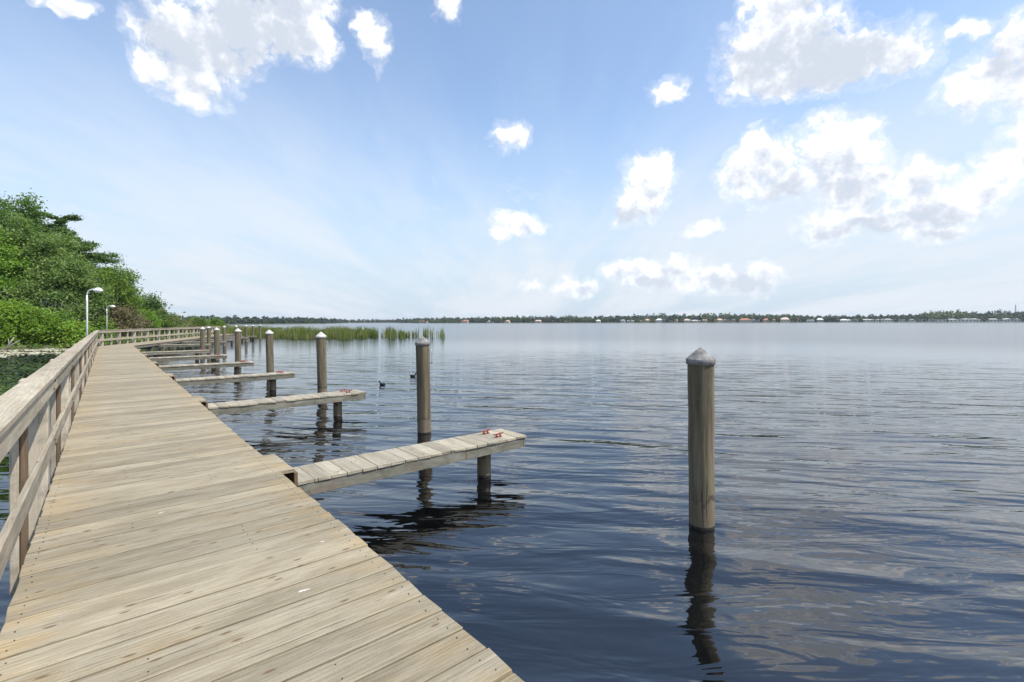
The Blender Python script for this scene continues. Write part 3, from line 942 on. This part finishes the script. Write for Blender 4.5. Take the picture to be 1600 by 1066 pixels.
def tiered_tree(p, height, rx, mats, label, seed):
    """sparse dark cypress with separate level branches"""
    rs = np.random.RandomState(seed)
    t = thing('cypress_tree', label, 'tree', p)
    bm = bmesh.new()
    tr = height * .016
    tube('', [(0, 0, -.4), (0, 0, height * .5), (0.1, 0, height * .98)], [tr * 1.4, tr * .8, tr * .12], None, 8, bm)
    P = []
    z = height * .28
    while z < height * .99:
        f = 1 - ((z - height * .28) / (height * .72)) ** 1.5
        for k in range(3):
            L = rx * (0.30 + .7 * f) * rs.uniform(.6, 1.1)
            an = rs.rand() * 2 * math.pi
            tip = Vector((math.cos(an) * L, math.sin(an) * L, z + rs.uniform(-.1, .5)))
            s0 = Vector((0, 0, z))
            mid = s0.lerp(tip, .55) + Vector((0, 0, .25))
            tube('', [s0, mid, tip], [tr * .32, tr * .2, tr * .06], None, 5, bm)
            n = int(90 + 200 * L)
            tt = .25 + .8 * rs.rand(n) ** .8
            cen = np.array(s0)[None] + np.outer(tt, np.array(tip - s0))
            cen += rs.normal(size=(n, 3)) * np.array([.30, .30, .13]) * (0.4 + L * .2)
            P.append(cen)
        z += rs.uniform(.30, .62)
    P = np.concatenate(P)
    a, b = leaf_axes(len(P), .11, rs, 1.2)
    obj('crown', quad_mesh('crown', P, a, b, None, list(mats), (rs.rand(len(P)) < .25).astype(int)), None, t)
    bmesh.ops.recalc_face_normals(bm, faces=bm.faces[:])
    obj('trunk', bm_mesh('trunk', bm, 'bark', True), None, t)
    return t

def px_h(v_top, depth, u):
    hor = HOR - (u - 800) * 0.0026
    return CAMZ + (hor - v_top) / FPX * depth
G = 'trees on the wooded bank'
def T(u, d, vtop, hw, mats, label, seed, **kw):
    h = px_h(vtop, d, u) - .6
    make_tree(at(u, d, 0.6), h, hw / FPX * d, mats, label, seed, group=G, **kw)
T(18, 64, 312, 52, ('leaf_mid', 'leaf_dark'), 'tallest tree on the bank, open dark green crown at the left edge', 1, n_clump=170, leaves=80, leaf=.13, hollow=.2, cz=.68, clump_r=1.1)
tiered_tree(at(94, 66, .6), px_h(338, 66, 94) - .6, 86 / FPX * 66, ('leaf_dark', 'leaf_mid'), 'dark sparse cypress with level branches against the sky', 2)
tiered_tree(at(48, 70, .6), px_h(322, 70, 48) - .6, 44 / FPX * 70, ('leaf_mid', 'leaf_dark'), 'second cypress standing just behind the tallest tree', 12)
T(55, 54, 358, 52, ('leaf_grey', 'leaf_mid'), 'broad pale green tree with a rounded crown below the cypress', 3, n_clump=230, leaves=95, cz=.60)
T(-8, 51, 368, 52, ('leaf_bright', 'leaf_mid'), 'bright green tree at the left edge hung with grey moss', 4, n_clump=200, leaves=90, cz=.58, moss=60)
T(-75, 54, 335, 60, ('leaf_mid', 'leaf_bright'), 'green tree mostly outside the left edge of the picture', 14, n_clump=120)
T(96, 52, 412, 44, ('leaf_grey', 'leaf_mid'), 'grey-green middling tree between the pale tree and the lamp post', 5, n_clump=150, leaves=90, cz=.55, moss=25)
T(168, 64, 420, 42, ('leaf_mid', 'leaf_yellow'), 'round dark tree with scattered yellow-green leaves behind the two lamps', 6, n_clump=170, leaves=95, cz=.58)
T(128, 60, 432, 36, ('leaf_dark', 'leaf_grey'), 'dark tree filling the gap left of the round tree', 7, n_clump=130, leaves=85, cz=.55, moss=25)
T(231, 78, 465, 18, ('leaf_dark', 'leaf_mid'), 'small dark tree standing apart right of the round tree', 8, n_clump=80, leaves=70, leaf=.14, cz=.62)
GS = 'shrubs along the bank'
def SH(u, d, vtop, hw, mats, label, seed, **kw):
    h = px_h(vtop, d, u) - .25
    kw.setdefault('n_clump', 80)
    kw.setdefault('leaves', 80)
    make_tree(at(u, d, 0.25), h, hw / FPX * d, mats, label, seed, cz=.45, rz=h * .60, cat='shrub', name='shrub', group=GS, clump_r=.75, leaf=kw.pop('leaf', .105), trunk_r=.05, limbs=6, **kw)
SH(-45, 43, 478, 60, ('leaf_bright', 'leaf_mid'), 'leafy shrub cut by the left edge of the picture', 30, n_clump=110)
SH(18, 44, 478, 42, ('leaf_bright', 'leaf_yellow'), 'bright green vine-covered shrub above the dead branch', 31, n_clump=130)
SH(62, 46, 492, 36, ('leaf_mid', 'leaf_bright'), 'rounded green shrub beside the bright vine-covered shrub', 32, n_clump=120)
SH(100, 46, 508, 34, ('leaf_bright', 'leaf_yellow'), 'low bright shrub at the water left of the tall lamp', 33, n_clump=130)
SH(106, 53, 470, 26, ('leaf_olive', 'leaf_brown'), 'dry brownish shrub standing tall behind the low bright one', 34)
SH(145, 54, 500, 22, ('leaf_mid', 'leaf_yellow'), 'green shrub between the two white lamp posts', 35)
SH(80, 56, 455, 34, ('leaf_grey', 'leaf_mid'), 'large grey-green shrub below the broad pale tree', 44, n_clump=120)
SH(20, 56, 440, 48, ('leaf_dark', 'leaf_mid'), 'large dark shrub in the shade of the left trees', 45, n_clump=140)
SH(145, 62, 470, 34, ('leaf_dark', 'leaf_olive'), 'dark shrub below the round tree', 46, n_clump=110)
SH(184, 62, 478, 26, ('leaf_brown', 'leaf_olive'), 'brown dry shrub right of the second lamp post', 36)
SH(206, 66, 492, 22, ('leaf_brown', 'leaf_dark'), 'low brown shrub behind the far railing', 37)
SH(224, 70, 489, 18, ('leaf_bright', 'leaf_grey'), 'pale green shrub below the small dark tree', 38)
SH(250, 74, 488, 20, ('leaf_mid', 'leaf_brown'), 'mid green shrub right of the small dark tree', 39)
SH(268, 80, 497, 16, ('leaf_olive', 'leaf_mid'), 'olive shrub left of the distant lamp post', 40)
SH(290, 84, 503, 16, ('leaf_brown', 'leaf_bright'), 'low dry shrub under the distant lamp post', 41, n_clump=60)
SH(311, 86, 499, 14, ('leaf_mid', 'leaf_olive'), 'rounded shrub right of the distant lamp post', 42, n_clump=60)
SH(336, 92, 502, 16, ('leaf_mid', 'leaf_yellow'), 'last low shrub before the reeds', 43, n_clump=60)
# bleached dead branch at the water's edge
t = thing('dead_branch', 'bleached forked dead branch lying at the water edge far left', 'branch', at(14, 40.5, 0))
bm = bmesh.new()
tube('', [(-.9, 0, .05), (-.3, .1, .25), (.1, 0, .7), (.35, .1, 1.15)], [.07, .06, .05, .02], None, 8, bm)
tube('', [(-.35, .1, .2), (.3, -.1, .5), (.9, 0, .85)], [.06, .045, .015], None, 8, bm)
tube('', [(0, 0, .6), (-.15, .1, 1.0)], [.035, .01], None, 6, bm)
bmesh.ops.recalc_face_normals(bm, faces=bm.faces[:])
obj('limb', bm_mesh('limb', bm, 'dead_wood', True), None, t).rotation_euler = (0, 0, -YAW)

# grass and low growth along the bank edge
P = []
for (u0, d0), (u1, d1) in zip(BANK[1:], BANK[2:]):
    a, b = at(u0, d0), at(u1, d1)
    n = int((b - a).length * 150)
    tt = nrs.rand(n)
    q = np.array(a)[None] * (1 - tt)[:, None] + np.array(b)[None] * tt[:, None]
    back = np.array((b - a).cross(Vector((0, 0, -1))).normalized())
    if Vector(back).dot(VF) < 0:
        back = -back
    off = nrs.rand(n) ** 1.4 * 7 - 0.7
    q = q + back[None] * off[:, None]
    q[:, 2] = np.clip(off * .12, 0, .8) + nrs.rand(n) * .35
    P.append(q)
P = np.concatenate(P)
a, b = leaf_axes(len(P), .15, nrs, .5)
o = obj('bank_growth', quad_mesh('bank_growth', P, a, b, None, ['weed_green', 'leaf_bright', 'leaf_olive'], nrs.randint(0, 3, len(P))))
o['kind'] = 'stuff'
o['label'] = 'low grass and ground cover along the bank'

# ------------------------------------------------------------------ reeds
def reeds(n, ufun, mats, label):
    U = []
    tufts = [(rng.uniform(545, 692) if rng.random() < .6 else rng.uniform(540, 640), rng.uniform(67, 88), rng.uniform(.5, 3.2), rng.uniform(.4, 1.0)) for _ in range(62)]
    while len(U) < n:
        if rng.random() < 0.72:
            u = rng.uniform(330, 575)
            d = rng.uniform(64, 94) + (8 if u < 420 else 0)
            d0 = 67 + 2.5 * math.sin(u * .09) + 1.5 * math.sin(u * .23)
            if d < d0 or rng.random() > min(1, (575 - u) / 50 + .1):
                continue
        else:
            tu, td, tw, tp = rng.choice(tufts)
            if rng.random() > tp * max(.12, 1 - (tu - 560) / 150):
                continue
            u, d = tu + rng.gauss(0, tw), td + rng.gauss(0, .5)
        U.append(at(u, d, 0))
    C = np.array([tuple(p) for p in U])
    hb = np.array([0.78 + .22 * math.sin(p.x * .9 + 1.7 * math.sin(p.y * .35)) for p in U])
    h = nrs.uniform(.8, 1.95, n) * hb * (1 - .3 * (nrs.rand(n) < .3))
    w = nrs.uniform(.022, .045, n)
    ln = nrs.normal(size=(n, 2)) * .10 * h[:, None]
    an = nrs.rand(n) * math.pi
    sx = np.stack([np.cos(an) * w, np.sin(an) * w, np.zeros(n)], 1)
    base = C - np.array([0, 0, .15])
    mid = C + np.stack([ln[:, 0] * .3, ln[:, 1] * .3, h * .6], 1)
    tip = C + np.stack([ln[:, 0], ln[:, 1], h], 1)
    co = np.empty((n, 6, 3), np.float32)
    co[:, 0] = base - sx; co[:, 1] = base + sx; co[:, 2] = mid + sx * .9; co[:, 3] = mid - sx * .9; co[:, 4] = tip + sx * .15; co[:, 5] = tip - sx * .15
    me = bpy.data.meshes.new('reed_bed')
    me.vertices.add(6 * n)
    me.vertices.foreach_set('co', co.ravel())
    f = (np.arange(n)[:, None] * 6 + np.array([0, 1, 2, 3, 3, 2, 4, 5])[None]).ravel()
    me.loops.add(8 * n)
    me.loops.foreach_set('vertex_index', f.astype(np.int32))
    me.polygons.add(2 * n)
    me.polygons.foreach_set('loop_start', np.arange(0, 8 * n, 4, dtype=np.int32))
    for x in mats:
        me.materials.append(MATS[x])
    me.polygons.foreach_set('material_index', np.repeat((nrs.rand(n) < .2).astype(np.int32), 2))
    me.update(calc_edges=True)
    o = obj('reed_bed', me)
    o['kind'] = 'stuff'
    o['label'] = label
reeds(15000, None, ['reed_green', 'reed_dry'], 'bed of tall green reeds standing in the lake')

# ------------------------------------------------------------------ floating weed left of the boardwalk
def weeds(name, label, n, gen, mat, size, zmax):
    C = np.array([gen() for _ in range(n)])
    C[:, 2] = .004 + nrs.rand(n) ** 2 * zmax
    a, b = leaf_axes(n, size, nrs, 4.0, .9)
    o = obj(name, quad_mesh(name, C, a, b, mat))
    o['kind'] = 'stuff'
    o['label'] = label
def g_patch(spots):
    def g():
        u, d, su, sd = rng.choice(spots)
        p = at(u + rng.gauss(0, su), d + rng.gauss(0, sd))
        while p.x > -0.9:
            p.x -= rng.uniform(.5, 3)
        return (p.x, p.y, 0)
    return g
weeds('floating_weed', 'green floating water weed left of the railing', 3400, g_patch([(5, 17, 16, 1.2), (-20, 15, 26, 1.5), (15, 20, 12, 1.5), (-50, 19, 30, 3), (-10, 10, 30, 1), (40, 25, 18, 2), (-90, 12, 60, 2)]), 'weed_green', .055, .05)
weeds('dark_weed', 'dark matted water weed lying on the surface by the bank', 2800, g_patch([(20, 26, 40, 4), (-60, 24, 60, 6), (60, 32, 30, 3), (30, 21, 30, 2)]), 'weed_dark', .07, .02)
weeds('pale_scum', 'pale dried weed drifted in a line along the bank', 5200, g_patch([(-10, 36.5, 36, .5), (25, 37.2, 30, .35), (60, 40.8, 28, .3), (-60, 35, 40, .8), (95, 42.5, 18, .4), (15, 40.2, 40, .3)]), 'weed_pale', .13, .03)

# ------------------------------------------------------------------ far shore: woods, houses, mast
def far_wood():
    rs = np.random.RandomState(77)
    C, S, I = [], [], []
    u = -250.0
    while u < 1950:
        d0 = shore_depth(u)
        prof = 1.0
        if u < 540:
            hgt = 8.6 if u > 330 else 10.0
        elif u < 640:
            hgt = 9.5
        elif u < 900:
            hgt = 9.5 + 2.5 * (u - 640) / 260
        else:
            hgt = 12.0 + 1.6 * math.sin(u * .013) + (2.2 if 1440 < u < 1515 else 0) - (1.5 if 1250 < u < 1430 else 0)
        for row in range(4):
            d = d0 + (6 + row * 16 + rs.rand() * 12)
            h = 1.02 * hgt * (0.55 + .16 * row) * rs.uniform(.8, 1.12)
            if rs.rand() < .03:
                h *= 1.2
            r = rs.uniform(2.6, 4.6)
            p = at(u + rs.uniform(-5, 5), d, 0.8)
            n = 70
            dd = rand_dirs(n, rs, .25)
            c = dd * (0.45 + .55 * rs.rand(n) ** .5)[:, None] * np.array([r, r, h * .5]) + np.array([p.x, p.y, .8 + h * .48])
            C.append(c)
            S.append(np.full(n, 1.0))
            g = math.sin(u * .021 + row) + math.sin(u * .057) * .6 + rs.normal() * .7
            if 1250 < u < 1440 or 1520 < u < 1600:
                g -= .9
            if 1440 < u < 1520 or 1060 < u < 1120:
                g += 1.0
            if u < 640:
                g -= .8
            I.append(np.full(n, 1 if g < -.35 else (2 if g > 1.0 else 0)))
        u += 3.6 * 750 / d0 if d0 < 1000 else 3.0
    C = np.concatenate(C); S = np.concatenate(S); I = np.concatenate(I)
    a, b = leaf_axes(len(C), 1.15, rs, .6, .8)
    o = obj('far_wood', quad_mesh('far_wood', C, a, b, None, ['far_green', 'far_dark', 'far_light'], I))
    o['kind'] = 'stuff'
    o['label'] = 'distant wooded shore across the lake'
far_wood()

HOUSES = [  # columns from, to, roof, wall, storeys height
    (655, 669, 'roof_orange', 'wall_tan', 5.6), (721, 733, 'roof_orange', 'wall_cream', 5.6), (760, 770, 'roof_white', 'wall_white', 4.6), (789, 797, 'roof_tan', 'wall_cream', 4.6),
    (837, 846, 'roof_pink', 'wall_cream', 5.0), (884, 891, 'roof_orange', 'wall_tan', 4.0), (932, 938, 'roof_white', 'wall_white', 4.6), (970, 977, 'roof_grey', 'wall_white', 5.0),
    (981, 991, 'roof_white', 'wall_white', 4.4), (1001, 1016, 'roof_tan', 'wall_tan', 5.8), (1025, 1039, 'roof_white', 'wall_white', 6.2), (1053, 1059, 'roof_tan', 'wall_white', 5.2),
    (1069, 1079, 'roof_pink', 'wall_cream', 5.4), (1081, 1094, 'roof_white', 'wall_cream', 4.4), (1097, 1105, 'roof_tan', 'wall_tan', 4.8),
    (1116, 1129, 'roof_tan', 'wall_cream', 6.0), (1131, 1148, 'roof_grey', 'wall_tan', 5.8), (1156, 1173, 'roof_orange', 'wall_cream', 6.0), (1175, 1186, 'roof_grey', 'wall_grey', 5.2),
    (1193, 1210, 'roof_orange', 'wall_tan', 5.6), (1220, 1232, 'roof_pink', 'wall_cream', 7.0), (1234, 1246, 'roof_orange', 'wall_cream', 6.0), (1261, 1271, 'roof_grey', 'wall_white', 4.2),
    (1277, 1285, 'roof_white', 'wall_grey', 5.8), (1313, 1327, 'roof_white', 'wall_white', 4.4),
] + [(a, b, 'roof_white' if i % 3 else 'roof_grey', 'wall_white', 3.7 + .35 * (i % 3)) for i, (a, b) in enumerate([
    (1331, 1346), (1350, 1370), (1377, 1389), (1392, 1411), (1417, 1431), (1440, 1455), (1460, 1475), (1483, 1498), (1502, 1521), (1524, 1543), (1547, 1568), (1573, 1590)])]
CN = {'roof_orange': 'orange-roofed', 'roof_white': 'white-roofed', 'roof_tan': 'tan-roofed', 'roof_grey': 'grey-roofed', 'roof_pink': 'pink-roofed'}
ORDS = 'first second third fourth fifth sixth seventh eighth ninth tenth eleventh twelfth thirteenth fourteenth fifteenth sixteenth seventeenth eighteenth nineteenth'.split()
cnt = {}
for i, (u0, u1, roof, wall, h) in enumerate(HOUSES):
    mobile = i >= 25
    key = (roof, mobile)
    cnt[key] = cnt.get(key, 0) + 1
    kind = 'mobile home' if mobile else 'house'
    lab = '%s %s %s from the left on the far shore' % (ORDS[cnt[key] - 1], CN[roof], kind)
    um = (u0 + u1) / 2
    d = shore_depth(um) + 5.0
    L = (u1 - u0) / FPX * d
    D = 7.0 if mobile else 9.0
    ang = math.atan2(*(at(u1, shore_depth(u1)) - at(u0, shore_depth(u0))).yx)
    c = at(um, d + D / 2, 0.45)
    t = thing('mobile_home' if mobile else 'house', lab, kind, c, ang, 'mobile homes on the far shore' if mobile else 'houses on the far shore')
    eh = h * (0.78 if mobile else 0.56)
    bm = bmesh.new()
    bmesh.ops.create_cube(bm, size=1.0, matrix=Matrix.Translation((0, 0, eh / 2 - .2)) @ Matrix.Diagonal((L, D, eh + .4, 1)))
    obj('wall', bm_mesh('wall', bm, wall), None, t)
    # hipped roof with eaves and real thickness
    o_ = .5
    hip = L * .5 - .2 if mobile else min(L * .28, D * .4)
    bm = bmesh.new()
    lo = [bm.verts.new((sx * (L / 2 + o_), sy * (D / 2 + o_), eh + .02)) for sx, sy in ((-1, -1), (1, -1), (1, 1), (-1, 1))]
    lo2 = [bm.verts.new((v.co.x, v.co.y, eh + .22)) for v in lo]
    if mobile:
        hip = 0.0
    ra = bm.verts.new((-L / 2 - o_ + hip, 0, h)); rb = bm.verts.new((L / 2 + o_ - hip, 0, h))
    bm.faces.new(lo[::-1])
    for q in range(4):
        bm.faces.new((lo[q], lo[(q + 1) % 4], lo2[(q + 1) % 4], lo2[q]))
    bm.faces.new((lo2[0], lo2[1], rb, ra)); bm.faces.new((lo2[2], lo2[3], ra, rb))
    bm.faces.new((lo2[1], lo2[2], rb)); bm.faces.new((lo2[3], lo2[0], ra))
    bmesh.ops.recalc_face_normals(bm, faces=bm.faces[:])
    obj('roof', bm_mesh('roof', bm, roof), None, t)
    nw = max(2, int(L / 3.2))
    for q in range(nw):
        x = -L / 2 + L * (q + .5) / nw
        w = obj('window', box_mesh(1.5, .08, 1.3, 'window_dark', 0), None, t)
        w.location = (x, -D / 2 - .03, eh * .55)
t = thing('radio_mast', 'thin grey lattice mast above the far trees at the right edge', 'mast', at(1587, 640, .8))
bm = bmesh.new()
H = 22.0
leg = lambda k, z: Vector((math.cos(k * 2.094) * (1.1 - z / H * .8), math.sin(k * 2.094) * (1.1 - z / H * .8), z))
for k in range(3):
    tube('', [leg(k, 0), leg(k, H)], [.16, .12], None, 5, bm)
    for q in range(11):
        tube('', [leg(k, q * 2), leg((k + 1) % 3, q * 2 + 2)], [.09, .09], None, 4, bm)
bmesh.ops.recalc_face_normals(bm, faces=bm.faces[:])
obj('lattice', bm_mesh('lattice', bm, 'tower_steel'), None, t)
obj('antenna', tube('antenna', [(0, 0, H - .5), (0, 0, H + 3)], [.12, .05], 'tower_steel', 6), None, t)

# ------------------------------------------------------------------ air over the lake
m, N, out = new_mat('lake_air')
pv = N.n('ShaderNodeVolumePrincipled', {'Color': (0.86, 0.92, 1.0, 1), 'Density': 0.00012, 'Anisotropy': 0.2})
N.t.links.new(pv.outputs[0], out.inputs['Volume'])
bm = bmesh.new()
bmesh.ops.create_cube(bm, size=1.0, matrix=Matrix.Translation((0, 0, 14.0)) @ Matrix.Diagonal((7400, 7400, 34.0, 1)))
o = obj('haze', bm_mesh('haze', bm, 'lake_air'))
o['kind'] = 'stuff'
o['label'] = 'thin pale haze over the lake'
